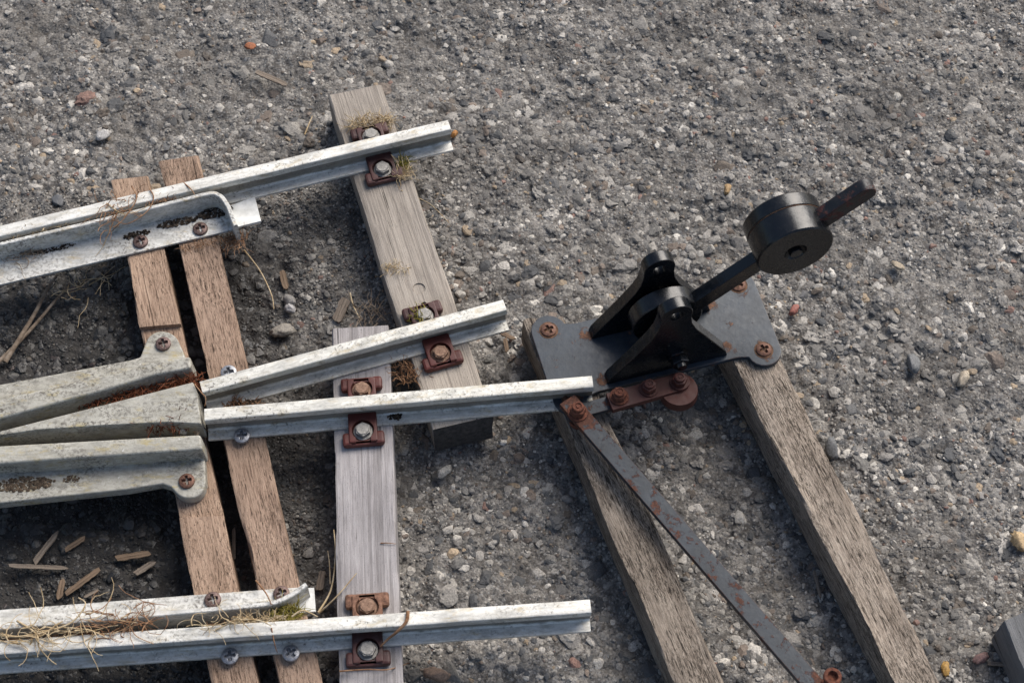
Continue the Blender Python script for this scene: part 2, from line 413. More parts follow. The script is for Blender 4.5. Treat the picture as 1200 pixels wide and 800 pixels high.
def ico(sub):
    b = bmesh.new(); bmesh.ops.create_icosphere(b, subdivisions=sub, radius=1)
    b.verts.ensure_lookup_table()
    v = np.array([x.co[:] for x in b.verts]); f = np.array([[q.index for q in p.verts] for p in b.faces]); b.free()
    return v, f
def stone_shapes(sub, k, seed):
    v0, f = ico(sub); rs = np.random.default_rng(seed); out = []
    for _ in range(k):
        v = v0*(1+.12*rs.standard_normal((len(v0), 1)))
        for _ in range(rs.integers(5, 10)):
            nrm = rs.standard_normal(3); nrm /= np.linalg.norm(nrm); dd = rs.uniform(.55, .9)
            s = v@nrm; ex = np.maximum(s-dd, 0); v = v-ex[:, None]*nrm*.92
        out.append(v*np.array([1, rs.uniform(.65, 1), rs.uniform(.55, .85)]))
    return out, f
PAL = np.array([(.055, .058, .062), (.085, .086, .088), (.135, .130, .122), (.20, .19, .178), (.29, .275, .252), (.38, .36, .33), (.17, .135, .11), (.12, .098, .078), (.31, .24, .165), (.50, .475, .43), (.21, .125, .10)])
PW = np.array([.09, .12, .14, .17, .19, .13, .06, .05, .025, .035, .01]); PW /= PW.sum()

def stone_cloud(n, smin, smax, power, sub, shapes, seed, sink, xr=(X0, X1), yr=(Y0, Y1), flat=.75):
    rs = np.random.default_rng(seed)
    forms, f = stone_shapes(sub, shapes, seed+1); nv = len(forms[0])
    x = rs.uniform(*xr, 3*n); y = rs.uniform(*yr, 3*n)                # grit gathers in drifts
    dens = np.clip(.5+1.6*vnoise(x, y, .045, seed)+.9*vnoise(x, y, .14, seed+3), .06, 1)
    keep = np.nonzero(rs.random(3*n) < dens)[0][:n]; x = x[keep]; y = y[keep]; n = len(x)
    r = smin+(smax-smin)*rs.random(n)**power
    which = rs.integers(0, shapes, n)
    V = np.array(forms)[which]                                    # n, nv, 3
    q = rs.standard_normal((n, 4)); q /= np.linalg.norm(q, axis=1)[:, None]
    w_, a, b, c_ = q.T
    Rm = np.stack([1-2*(b*b+c_*c_), 2*(a*b-c_*w_), 2*(a*c_+b*w_), 2*(a*b+c_*w_), 1-2*(a*a+c_*c_), 2*(b*c_-a*w_), 2*(a*c_-b*w_), 2*(b*c_+a*w_), 1-2*(a*a+b*b)], -1).reshape(n, 3, 3)
    V = np.einsum('nij,nkj->nki', Rm, V)*r[:, None, None]
    V[:, :, 2] *= flat
    z = ground_z(x, y)+r*flat*rs.uniform(sink[0], sink[1], n)
    V += np.stack([x, y, z], -1)[:, None, :]
    col = PAL[rs.choice(len(PAL), n, p=PW)]*rs.uniform(.75, 1.25, (n, 1))
    T = np.repeat(col[:, None, :], nv, 1)
    F = (f[None]+(np.arange(n)*nv)[:, None, None])
    return V.reshape(-1, 3), F.reshape(-1, 3), T.reshape(-1, 3)
parts = [stone_cloud(1300, .0070, .0125, 1.5, 3, 40, 61, (-.74, -.40), flat=.45),
         stone_cloud(8200, .0040, .0078, 1.6, 2, 60, 21, (-.70, -.28), flat=.48),
         stone_cloud(24000, .0021, .0044, 1.6, 2, 60, 31, (-.66, -.05), flat=.62),
         stone_cloud(26000, .0010, .0023, 1.3, 1, 40, 41, (-.4, .45)),
         stone_cloud(15000, .0008, .0022, 1.5, 1, 40, 71, (-.2, .7), (-.50, -.06), (-.33, .16)),
         stone_cloud(22000, .0006, .0011, 1.0, 1, 20, 51, (-.2, .7))]
off = 0; V, F_, T = [], [], []
for v, f, t in parts:
    V.append(v); F_.append(f+off); T.append(t); off += len(v)
grit = np_mesh('loose_gravel', np.concatenate(V), np.concatenate(F_), M_STONE, np.concatenate(T), False)
tag(grit, 'fine mixed grey and brown gravel bedded over the whole worn ground', 'gravel', kind='stuff')

# ------------------------------------------------------------------ sleepers
def sleeper(name, quad, ztop, zbot, mat, label, group, notch=None, wear=.0004, seg=.004, seed=1, splinter=0.0, endgrain=False):
    """quad: pixels of the top face: far left, far right, near right, near left"""
    a, b, c, d = [at(*p, ztop) for p in quad]
    p0 = (d+c)/2; p1 = (a+b)/2; ax = (p1-p0); Ln = ax.length; ang = math.atan2(ax.y, ax.x)
    w0 = (c-d).length*abs(math.sin(math.atan2((c-d).y, (c-d).x)-ang)); w1 = (b-a).length*abs(math.sin(math.atan2((b-a).y, (b-a).x)-ang))
    H = ztop-zbot; rs = np.random.default_rng(seed)
    nseg = max(8, int(Ln/seg)); bm = bmesh.new(); rings = []
    ch = .0012
    ts = list(np.linspace(0, 1, nseg+1))
    if notch:
        n0, n1, nd = notch
        for t in (n0-1e-4, n0+1e-4, n1-1e-4, n1+1e-4): ts.append(t)
        ts = sorted(t for t in ts if min(abs(t-n0), abs(t-n1)) < 1.5e-4 or min(abs(t-n0), abs(t-n1)) > .3/nseg)
    s0, s1 = (d-p0), (a-p1)
    NX = [np.interp(np.linspace(0, 1, nseg+8), np.linspace(0, 1, 3+int(Ln/cc)), rs.standard_normal((3+int(Ln/cc)))) for cc in [.035]*20 for _ in (0, 1)]
    for k, t in enumerate(ts):
        x = t*Ln; hw = (w0+(w1-w0)*t)/2
        # skew of the two end cuts
        top = H
        if notch and notch[0] < t < notch[1]: top = H-notch[2]
        ny_ = 7; ring = []
        prof = [(-hw, ch), (-hw, top*.5), (-hw, top-ch), (-hw+ch, top)]
        prof += [(-hw+ch+(2*hw-2*ch)*i/(ny_-1), top) for i in range(1, ny_-1)]
        prof += [(hw-ch, top), (hw, top-ch), (hw, top*.5), (hw, ch), (hw-ch, 0), (-hw+ch, 0)]
        for i, (yy, zz) in enumerate(prof):
            e = wear*(1.6 if i in (2, 3, ny_+2, ny_+3) else .5)
            jit = np.array([rs.standard_normal()*.0003, NX[i % 40][k]*e+rs.standard_normal()*e*.12, NX[(i+20) % 40][k]*e*.7+rs.standard_normal()*e*.10])
            xx = x
            if splinter and t > .999: xx -= abs(rs.standard_normal())*splinter
            # end skew: follow the direction of the end edges in the photograph
            def skew(v, y, hw_):
                loc = Matrix.Rotation(-ang, 3, 'Z')@v
                return loc.x*(y/loc.y) if abs(loc.y) > 1e-6 else 0
            xx += skew(s0, yy, hw)*(1-t)+skew(s1, yy, hw)*t
            ring.append(bm.verts.new((xx-Ln/2+(jit[0] if 0 < k < len(ts)-1 and not notch else jit[0]*.2), yy+jit[1], max(0, zz+(jit[2] if zz > 0 else 0)))))
        rings.append(ring)
    m = len(rings[0])
    for r0, r1 in zip(rings[:-1], rings[1:]):
        for i in range(m): bm.faces.new((r0[i], r0[(i+1) % m], r1[(i+1) % m], r1[i]))
    bm.faces.new(rings[0]); bm.faces.new(rings[-1])
    o = mesh_obj(name, bm, mat, None, 40)
    mid = (p0+p1)/2; o.location = (mid.x, mid.y, zbot); o.rotation_euler = (0, 0, ang)
    if endgrain:
        o.data.materials.append(M_ENDGRAIN); o.data.polygons[len(o.data.polygons)-2].material_index = 1
    tag(o, label, 'sleeper', group)
    return o

ZS = .040
GT = 'timber sleepers under the track'
GL = 'timbers under the lever base'
sleeper('sleeper', [(130.5, 211), (174, 206), (308, 822), (253, 822)], ZS, 0, M_BROWN1,
        'warm brown sleeper with a notch cut in its top, leftmost of the track sleepers', GT, notch=(.318, .685, .005), seed=3)
sleeper('sleeper', [(186.5, 189), (232, 182), (383, 822), (332, 822)], ZS, 0, M_BROWN2,
        'reddish brown close-grained sleeper just right of the notched one', GT, seed=4)
sC = sleeper('sleeper', [(385, 112), (446, 99), (577, 487), (508, 503)], ZS, 0, M_GREY1,
        'pale grey slanting sleeper with moss and two drilled holes, ending below the middle rail', GT, seed=5, wear=.0004, endgrain=True)
sleeper('sleeper', [(389, 385), (456, 381), (472, 830), (398.5, 830)], ZS, 0, M_GREY2,
        'smooth mauve-grey upright sleeper between the two diverging rails and the lowest rail', GT, seed=6, wear=.0004)
sleeper('sleeper', [(611, 372), (662, 372), (862, 834), (806, 834)], ZS, 0, M_OLD1,
        'dark weathered timber under the long flat rod and left end of the lever plate', GL, seed=7, wear=.0006, splinter=.002)
sleeper('sleeper', [(829, 366), (879, 347), (1117, 834), (1066, 834)], ZS, 0, M_OLD2,
        'bleached cracked timber running down from the right end of the lever plate', GL, seed=8, wear=.0006, splinter=.002)
sleeper('timber_block', [(1175, 728), (1260, 690), (1330, 850), (1228, 850)], ZS, 0, M_DARKWOOD,
        'dark grey squared timber block cut by the lower right corner of the photo', None, seed=9, wear=.0003)

def hole_cutter(px, py, r, z0):
    b = bmesh.new(); p = at(px, py, ZS)
    add_lathe(b, [(r, z0), (r, .06)], 24, Matrix.Translation((p.x, p.y, 0)))
    return mesh_obj('cutter', b, M_GREY1)
cut(sC, [hole_cutter(491, 338, .0056, ZS-.0012), hole_cutter(497, 357, .0028, ZS-.02)])

# ------------------------------------------------------------------ screws, bolts
def screw_bm(r=.0065, h=.0034, rot=.4, dome=True):
    """pan head with a real cross recess"""
    b = bmesh.new(); NR, NA = 16, 48
    ca, sa = math.cos(rot), math.sin(rot)
    def z(x, y):
        q = math.hypot(x, y)/r
        zz = h*(1-.42*q**3) if q < 1 else h*.55
        u, v = abs(x*ca+y*sa)/r, abs(-x*sa+y*ca)/r
        arm = lambda p, s: max(0, min(1, (.66-p)/.10))*max(0, min(1, (.20-s)/.08))
        return zz-.0034*max(arm(u, v), arm(v, u))
    rings = [[b.verts.new((0, 0, z(0, 0)))]]
    for i in range(1, NR+1):
        rr = r*i/NR
        rings.append([b.verts.new((rr*math.cos(2*math.pi*k/NA), rr*math.sin(2*math.pi*k/NA), z(rr*math.cos(2*math.pi*k/NA), rr*math.sin(2*math.pi*k/NA)))) for k in range(NA)])
    rings.append([b.verts.new((r*math.cos(2*math.pi*k/NA), r*math.sin(2*math.pi*k/NA), -.0015)) for k in range(NA)])
    for k in range(NA): b.faces.new((rings[0][0], rings[1][k], rings[1][(k+1) % NA]))
    for p, q in zip(rings[1:-1], rings[2:]):
        for k in range(NA): b.faces.new((p[k], q[k], q[(k+1) % NA], p[(k+1) % NA]))
    b.faces.new(rings[-1][::-1])
    return b
def screw(parent, p, mat, rot=.4, r=.0065, h=.0034, tilt=0):
    o = mesh_obj('screw', screw_bm(r, h, rot), mat, parent, 50)
    pr = parent.matrix_basis.inverted() if parent else Matrix()
    o.location = pr@Vector(p); o.rotation_euler = (tilt, 0, 0)
    return o

# ------------------------------------------------------------------ running rails
RAIL_PROF = [(-12, 0), (12, 0), (12.2, .6), (12, 2.4), (4.2, 3.3), (2.6, 4.6), (2.1, 7), (2.1, 14.5), (2.8, 16.2), (5.3, 17.4), (5.9, 18.2), (5.9, 23.2), (5.3, 24.4), (4.1, 25)]
RAIL_PROF = RAIL_PROF+[(-y, z) for y, z in RAIL_PROF[::-1] if (y, z) not in ((-12, 0), (12, 0))]
def rail(p0, p1, mat, label, group, z=ZS, sk0=0.0, sk1=0.0):
    a, b = at(*p0, z+.025), at(*p1, z+.025); ax = b-a; Ln = ax.length; ang = math.atan2(ax.y, ax.x)
    bm = bmesh.new(); rings = []; k = max(2, int(Ln/.02)); rs = np.random.default_rng(int(p0[1]))
    for i in range(k+1):
        t = i/k; x = t*Ln-Ln/2; wob = rs.standard_normal(2)*.00012*(0 < i < k)
        rings.append([bm.verts.new((x+y/1000*(sk0*(1-t)+sk1*t), y/1000+wob[0], zz/1000+wob[1])) for y, zz in RAIL_PROF])
    m = len(RAIL_PROF)
    for r0, r1 in zip(rings[:-1], rings[1:]):
        for i in range(m): bm.faces.new((r0[i], r0[(i+1) % m], r1[(i+1) % m], r1[i]))
    bm.faces.new(rings[0]); bm.faces.new(rings[-1])
    o = mesh_obj('rail', bm, mat, None, 32)
    mid = (a+b)/2; o.location = (mid.x, mid.y, z); o.rotation_euler = (0, 0, ang)
    bpy.context.view_layer.update()
    return tag(o, label, 'rail', group), ang
GR = 'running rails of the turnout'
r1, A1 = rail((-60, 284.7), (526.5, 145.8), M_RAIL, 'weathered grey alloy rail running highest, its cut end beyond the mossy pale sleeper', GR)
r2, A2 = rail((235.5, 453), (591.5, 356.6), M_RAIL2, 'alloy rail sloping up from the frog point to the pale grey slanting sleeper', GR)
r3, A3 = rail((239.5, 485.3), (694.5, 446.3), M_RAIL2, 'alloy rail from the frog point reaching the long rod beside the lever plate', GR)
r4, A4 = rail((-60, 762.3), (692, 709.2), M_RAIL, 'bright alloy rail lying lowest, tangled with dry roots at its left', GR)
for r_, px, py, mt, rt in ((r2, 268, 436.5, M_SCREW_ZINC, .2), (r3, 283.5, 510.5, M_SCREW_ZINC, .1), (r4, 269.5, 768.5, M_SCREW_ZINC, .15), (r4, 341, 765, M_SCREW_ZINC, .7)):
    screw(r_, at(px, py, .0450), mt, rt-r_.rotation_euler.z, .0066, .0021)

# ------------------------------------------------------------------ check rails (angle section with a flared end)
def check_rail(leg_px, flange_px, plate_px, screws, label, top=.064):
    zf = ZS+.003; pts = [at(x, y, top) for x, y in leg_px]
    base = Vector((sum(p.x for p in pts)/len(pts), sum(p.y for p in pts)/len(pts), ZS))
    root = empty('check_rail', base)
    bpy.context.view_layer.update()
    # smooth the leg path
    P = []
    for i in range(len(pts)-1):
        p0, p1, p2, p3 = pts[max(i-1, 0)], pts[i], pts[i+1], pts[min(i+2, len(pts)-1)]
        k = 10 if (p2-p1).length < .06 else 4
        for s in range(k):
            t = s/k
            if k == 4: P.append(p1.lerp(p2, t)); continue
            P.append(.5*((2*p1)+(p2-p0)*t*.9+(2*p0-5*p1+4*p2-p3)*t*t*.9+(3*p1-p0-3*p2+p3)*t*t*t*.9+(p1*.1*(-t*3+0)+0*p1)*0))
    P.append(pts[-1])
    bm = bmesh.new(); rings = []; th = .0019
    for i, p in enumerate(P):
        t = (P[min(i+1, len(P)-1)]-P[max(i-1, 0)]); t.z = 0; t.normalize(); nr = Vector((-t.y, t.x, 0))
        q = p-base; c = .0006
        prof = [(-th, ZS), (th, ZS), (th, top-c), (th-c, top), (-th+c, top), (-th, top-c)]
        rings.append([bm.verts.new((q.x+nr.x*a, q.y+nr.y*a, z-ZS)) for a, z in prof])
    for r0, r1_ in zip(rings[:-1], rings[1:]):
        for i in range(6): bm.faces.new((r0[i], r0[(i+1) % 6], r1_[(i+1) % 6], r1_[i]))
    bm.faces.new(rings[0]); bm.faces.new(rings[-1])
    mesh_obj('guard_leg', bm, M_CHECK, root, 35)
    bm = bmesh.new(); add_prism(bm, [(at(*p, zf)-base).xy[:] for p in flange_px], 0.0004, zf-ZS, 0, .0006)
    mesh_obj('flange', bm, M_CHECK, root, 35)
    if plate_px:
        bm = bmesh.new(); add_prism(bm, [(at(*p, ZS+.002)-base).xy[:] for p in plate_px], -.0005, .0022, 0, .0004)
        mesh_obj('packing_plate', bm, M_PLATE, root, 35)
    for x, y, rt, mt in screws: screw(root, at(x, y, zf), mt, rt)
    return tag(root, label, 'check rail', 'check rails beside the running rails')
check_rail([(-60, 299.5), (0, 285.5), (120, 257), (215, 233.5), (246, 226), (258, 229), (267, 241), (272, 254), (276, 264)],
           [(-60, 347.5), (0, 333.5), (276, 268.5), (269, 246), (262, 236), (240, 233), (120, 262), (-60, 304)],
           [(262, 244), (298.5, 230), (306, 259), (270, 268)],
           [(165, 284, .5, M_SCREW_RUST), (235, 269, .3, M_SCREW_RUST)],
           'upper angle check rail with a rounded bent end, littered with dirt inside')
check_rail([(-60, 739.5), (0, 734.5), (239, 714), (300, 708.5), (322, 705), (340, 697), (359, 684)],
           [(-60, 719), (0, 714), (320, 689.5), (352, 687.5), (345, 702), (325, 710), (239, 718), (-60, 743)],
           [(350, 689), (368, 688), (370, 716), (338, 719)],
           [(249.5, 703, .3, M_SCREW_RUST), (330, 696, .5, M_SCREW_RUST)],
           'lower check rail with its end flared away from the lowest rail')

# ------------------------------------------------------------------ the frog: two wing rails and the point
ZF0, ZFL, ZFT = .0352, .046, .0645
def arc_px(cx, cy, r, a0, a1, k=12, sy=.87):
    return [(cx+r*math.cos(R(a0+(a1-a0)*i/k)), cy-r*sy*math.sin(R(a0+(a1-a0)*i/k))) for i in range(k+1)]
def casting(name, top_px, flange_px, label, cat, screw_at=None, mat_s=None, sr=.3, group=None):
    bm = bmesh.new()
    tp = [at(*p, ZFT) for p in top_px]
    add_prism(bm, [p.xy[:] for p in tp], ZF0+.004, ZFT, .0016, .0022)
    if flange_px:
        fp = [at(*p, ZFL) for p in flange_px]
        add_prism(bm, [p.xy[:] for p in fp], ZF0, ZFL, .0004, .0016)
    o = mesh_obj(name, bm, M_FROG, None, 60, True)
    bpy.context.view_layer.update()
    if screw_at: screw(o, at(*screw_at, ZFL+.0002), mat_s, sr, .0064, .0032)
    return tag(o, label, cat, group)
GW = 'wing rails beside the frog point'
casting('wing_rail', [(-50, 478.5), (0, 467), (147, 433), (175, 424), (223, 417), (224, 431), (185, 438), (125, 456), (0, 490), (-50, 502)],
        [(-50, 461), (0, 450), (152, 421.5), (164, 418)]+arc_px(190, 405, 20, 165, 25)+[(215, 412), (224, 440), (226, 449), (180, 458), (-50, 512)],
        'upper grey wing rail with a round screwed ear, its head bent away from the point', 'wing rail', (191.5, 403.5), M_SCREW_RUST, .3, GW)
casting('wing_rail', [(-50, 524.5), (0, 521.5), (235, 508.5), (237, 526), (67, 538), (0, 543), (-50, 546)],
        [(-50, 533), (238, 518), (240.5, 548), (241, 565)]+arc_px(221, 567, 19, 0, -150, 14)+[(200, 570), (190, 566.5), (150, 573), (0, 589), (-50, 594)],
        'lower wing rail with a square-cut end and a screwed ear pointing down', 'wing rail', (219, 564), M_SCREW_RED, .2, GW)
casting('frog_point', [(-30, 512), (0, 505), (226, 447.5), (231, 460), (235.5, 496), (196, 494), (120, 498), (45, 503), (-30, 514)], None,
        'wedge-shaped grey frog point between the two wing rails, facing both short rails', 'frog point')

# ------------------------------------------------------------------ rail clips
def clip_bolt(rust): return M_BOLT_RUST if rust else M_BOLT
def make_clip(px, py, ang, out, mat, bmat, label):
    """px: where the bolt shows; out = -1 on the near side of its rail, +1 on the far side"""
    p = at(px, py, .0505)
    root = empty('rail_clip', (p.x, p.y, ZS), ang if out > 0 else ang+math.pi)
    bm = bmesh.new()                                      # local +y points away from the rail, bolt at the origin
    add_box(bm, -.0118, .0118, -.0165, .0108, .0003, .0086, .0014)
    body = mesh_obj('clip_body', bm, mat, root, 40)
    b = bmesh.new(); add_lathe(b, [(.0088, .0042), (.0100, .02)], 30)
    c = mesh_obj('cutter', b, mat, root)
    b = bmesh.new(); add_box(b, -.0062, .0062, .002, .03, .0058, .02)
    c2 = mesh_obj('cutter', b, mat, root)
    bpy.context.view_layer.update(); cut(body, [c, c2])
    bm = bmesh.new(); bm.from_mesh(body.data)
    for s_ in (-1, 1): add_box(bm, s_*.0130-.0042, s_*.0130+.0042, .0005, .0124, .0002, .0072, .0022)
    add_box(bm, -.0160, .0160, .0072, .0126, .0002, .0058, .0018)
    bm.to_mesh(body.data); bm.free()
    bm = bmesh.new()
    add_lathe(bm, [(.0080, .0042), (.0080, .0056), (.0074, .0060), (0, .0060)], 28)
    mesh_obj('washer', bm, bmat, root, 40)
    bm = bmesh.new(); add_hex(bm, .0067, .0058, .0100, random.random())
    add_lathe(bm, [(.0054, .0098), (.0050, .0108), (0, .0109)], 24)
    mesh_obj('bolt', bm, bmat, root, 40)
    return tag(root, label, 'rail clip', 'bolted rail clips')
for a_ in ((448, 195, A1, -1, M_CLIP_DARK, M_BOLT, 'dark maroon rail clip with a pale bolt on the near side of the highest rail'),
           (434.5, 156, A1, 1, M_CLIP_DARK, M_BOLT, 'mossy rail clip half hidden on the far side of the highest rail'),
           (516, 411, A2, -1, M_CLIP, M_BOLT_RUST, 'red clip with a rust-speckled bolt below the upper of the two diverging rails'),
           (497, 367, A2, 1, M_CLIP_DARK, M_BOLT, 'clip with greenish moss peeping out above the upper diverging rail'),
           (425, 502, A3, -1, M_CLIP, M_BOLT, 'red clip with a clean grey bolt below the middle rail on the mauve-grey sleeper'),
           (423.5, 454, A3, 1, M_CLIP, M_BOLT_RUST, 'faded red clip with a rusty bolt just above the middle rail'),
           (430.5, 759, A4, -1, M_CLIP_DARK, M_BOLT, 'dark clip in the shade on the near side of the lowest rail'),
           (430, 709, A4, 1, M_CLIP_RUST, M_BOLT_RUST, 'rust-brown clip on the far side of the lowest rail')):
    make_clip(*a_)

# ------------------------------------------------------------------ the weighted points lever
ZP = .045
pTL, pTR, pBR = at(643, 387, ZP), at(865, 334, ZP), at(895, 410, ZP)
LO = (pTL+pBR)/2; LA = math.atan2((pTR-pTL).y, (pTR-pTL).x)
lever = empty('points_lever', (LO.x, LO.y, ZS), LA)
bpy.context.view_layer.update()
HX, HY, LR = .0846, .0333, .0150
def plate_outline():
    out = []
    def corner(sx, sy):
        pts = []
        # from the side edge round the ear to the inner fillet
        for k in range(0, 11):
            a = math.pi*k/10*.93
            pts.append((sx*(HX+LR*math.cos(a)), sy*(HY+LR*math.sin(a))))
        for k in range(1, 7):
            a = k/6
            x0, y0 = pts[10]
            pts.append((sx*(HX-LR-.013*a**1.0), sy*(HY+LR*math.sin(math.pi*.93)*(1-a)**2+.001*a)))
        return pts
    c1 = corner(1, 1); c2 = corner(-1, 1); c3 = corner(-1, -1); c4 = corner(1, -1)
    return c1+c2[::-1]+c3+c4[::-1]
bm = bmesh.new(); add_prism(bm, plate_outline(), .0004, .005, 0, .0009)
base = mesh_obj('base_plate', bm, M_BASE, lever, 40)
for sx, sy, rt in ((-1, 1, .25), (1, 1, .9), (1, -1, .3), (-1, -1, .1)):
    o = mesh_obj('screw', screw_bm(.0064, .0026, rt), M_SCREW_RED, lever, 50); o.location = (sx*HX, sy*HY, .005)
    bm = bmesh.new(); add_lathe(bm, [(.0083, .0048), (.0081, .0052), (.0062, .0054)], 32)
    o2 = mesh_obj('countersunk_ring', bm, M_RUSTPALE, o, 40); o2.location = (0, 0, -.005)

def bracket_outline():
    pts = [(-.0520, 0), (-.0500, .006), (-.0300, .036), (-.0175, .057), (-.0130, .068), (-.0113, .079)]
    for k in range(0, 17):
        a = R(188-196*k/16); pts.append((.0020+.0133*math.cos(a), .0870+.0133*math.sin(a)))
    pts += [(.0150, .079), (.0165, .0690), (.0215, .0570), (.0300, .0430), (.0510, .0080), (.0535, 0)]
    return pts
def bracket(y0, y1):
    bm = bmesh.new(); b = bmesh.new()
    add_prism(b, [(x, z) for x, z in bracket_outline()], -y1, -y0, 0, .0008)
    merge(bm, b, Matrix(((1, 0, 0, 0), (0, 0, -1, 0), (0, 1, 0, .0052), (0, 0, 0, 1))))
    o = mesh_obj('bracket', bm, M_BLACK, lever, 45)
    b = bmesh.new()
    add_lathe(b, [(.0058, -.05), (.0058, .05)], 28, Matrix.Translation((.0020, 0, .0920))@Matrix.Rotation(math.pi/2, 4, 'X'))
    c = mesh_obj('cutter', b, M_BLACK, lever)
    bpy.context.view_layer.update(); cut(o, [c])
    return o
bracket(-.0300, -.0195); bracket(.0150, .0255)
def y_turn(x, z): return Matrix.Translation((x, 0, z))@Matrix.Rotation(math.pi/2, 4, 'X')   # lathe axis h -> -y
bm = bmesh.new()
add_lathe(bm, [(.0292, -.0075), (.0300, -.0068), (.0300, .0065), (.0292, .0073)], 56, y_turn(.005, .046))
add_lathe(bm, [(.0085, -.0160), (.0085, .0205)], 32, y_turn(.005, .046))
mesh_obj('hub', bm, M_BLACK, lever, 35)
bm = bmesh.new()
add_hex(bm, .0095, .0285, .0335, .2, y_turn(.0075, .0270), .0008); add_hex(bm, .0080, .0335, .0400, .5, y_turn(.0075, .0270), .0010)
add_lathe(bm, [(.0048, .0395), (.0042, .0430), (0, .0432)], 24, y_turn(.0075, .0270))
mesh_obj('pivot_nut', bm, M_BLACK, lever, 35)
ARM_A = math.atan(.87); ARM_YC = -.0022
bm = bmesh.new(); b = bmesh.new()
La = .2100; hwid = .0084
out = [(0, -hwid), (La-hwid, -hwid)]+[(La-hwid+hwid*math.cos(R(-90+180*k/12)), hwid*math.sin(R(-90+180*k/12))) for k in range(1, 12)]+[(La-hwid, hwid), (0, hwid)]
ARM_M = Matrix.Translation((.005, ARM_YC, .037))@Matrix.Rotation(-ARM_A, 4, 'Y')@Matrix.Rotation(math.pi/2, 4, 'X')
LH = .1400                                                # where the bar leaves the weight and the bare hand grip begins
add_prism(b, [(0, -.0080), (LH, -.0080), (LH, .0080), (0, .0080)], -.0052, .0052, 0, .0007)
merge(bm, b, ARM_M)
arm = mesh_obj('lever_arm', bm, M_BLACK, lever, 40)
bm = bmesh.new(); b = bmesh.new()
add_prism(b, [(LH+.0003, -.0080)]+out[1:-1]+[(LH+.0003, .0080)], -.0054, .0054, 0, .0010)
merge(bm, b, ARM_M)
mesh_obj('hand_grip', bm, M_GRIP, arm, 40)
CWX, CWZ = .1020, .0405+.0970*.87
RW = .0318
bm = bmesh.new()
add_lathe(bm, [(0, .0110), (.0060, .0110), (.0085, .0128), (.0095, .0146), (RW-.0012, .0146), (RW, .0134), (RW, -.0076), (RW-.0008, -.0083), (RW-.0008, -.0089), (RW, -.0096), (RW, -.0204), (RW-.0012, -.0216), (0, -.0216)], 80,
          Matrix.Translation((0, ARM_YC, 0))@y_turn(CWX, CWZ))
cw = mesh_obj('counterweight', bm, M_BLACK, lever, 35)
bm = bmesh.new(); add_hex(bm, .0056, .0108, .0165, .3, Matrix.Translation((0, ARM_YC, 0))@y_turn(CWX, CWZ), .0007)
mesh_obj('clamp_bolt', bm, M_BLACK, cw, 35)
bm = bmesh.new(); add_lathe(bm, [(RW-.0010, -.0089), (RW-.0003, -.0088), (RW-.0003, -.0084), (RW-.0010, -.0083)], 80, Matrix.Translation((0, ARM_YC, 0))@y_turn(CWX, CWZ))
mesh_obj('joint_seam', bm, M_RUSTPALE, cw, 35)
tag(lever, 'black hand lever with a round counterweight on a sky-tinted black plate with two upright brackets', 'points lever')

# ------------------------------------------------------------------ linkage
def bar_px(bm, p0, p1, w, z0, z1, bv=.0007, e0=0.0, e1=0.0, org=Vector((0, 0, 0)), round1=False):
    a, b_ = at(*p0, z1), at(*p1, z1); d = (b_-a); d.z = 0; d.normalize(); nr = Vector((-d.y, d.x, 0)); a = a-d*e0; b_ = b_+d*e1
    pts = [a-nr*w/2, b_-nr*w/2]
    if round1:
        for k in range(1, 10):
            t = R(-90+180*k/10); pts.append(b_+d*math.cos(t)*w/2+nr*math.sin(t)*w/2)
    pts += [b_+nr*w/2, a+nr*w/2]
    add_prism(bm, [((p-org).x, (p-org).y) for p in pts], z0-org.z, z1-org.z, 0, bv)
def nut_stack(parent, px, py, z, mat, r=.0066, h=.0085, washer=True, org=None):
    p = at(px, py, z)-org; T_ = Matrix.Translation(p)
    bm = bmesh.new(); rt = random.random()
    if washer: add_lathe(bm, [(r*1.22, -.0002), (r*1.22, .0014), (0, .0015)], 28, T_)
    add_hex(bm, r, .0012, h*.72, rt, T_, .0009)
    add_lathe(bm, [(r*.68, h*.70), (r*.66, h*.96), (r*.58, h), (r*.44, h), (r*.42, h*.93), (r*.24, h*.93), (r*.20, h*.99), (0, h*.99)], 26, T_)
    return mesh_obj('bolt', bm, mat, parent, 40)

org = at(745, 462, .05); org.z = .040
link = empty('coupling_link', org)
bm = bmesh.new(); bar_px(bm, (664, 485), (770, 456), .0125, .0462, .0512, org=org); mesh_obj('flat_bar', bm, M_ROD, link, 40)
bm = bmesh.new(); bar_px(bm, (714, 470.5), (797, 446.5), .0165, .0514, .0575, org=org, round1=True); mesh_obj('link_plate', bm, M_LINK, link, 40)
bm = bmesh.new(); pd = at(795, 461, .047)-org
add_lathe(bm, [(.0150, -.0025), (.0158, -.0015), (.0158, .0062), (.0152, .0080), (0, .0080)], 44, Matrix.Translation(pd)); mesh_obj('crank_disc', bm, M_LINK, link, 40)
for x, y in ((725.5, 465), (760.5, 455.5), (796, 448)): nut_stack(link, x, y, .0576, M_RUST if x < 730 else M_LINK, .0064, .0098, True, org)
tag(link, 'short rust-red link with three bolts in front of the lever plate', 'link')

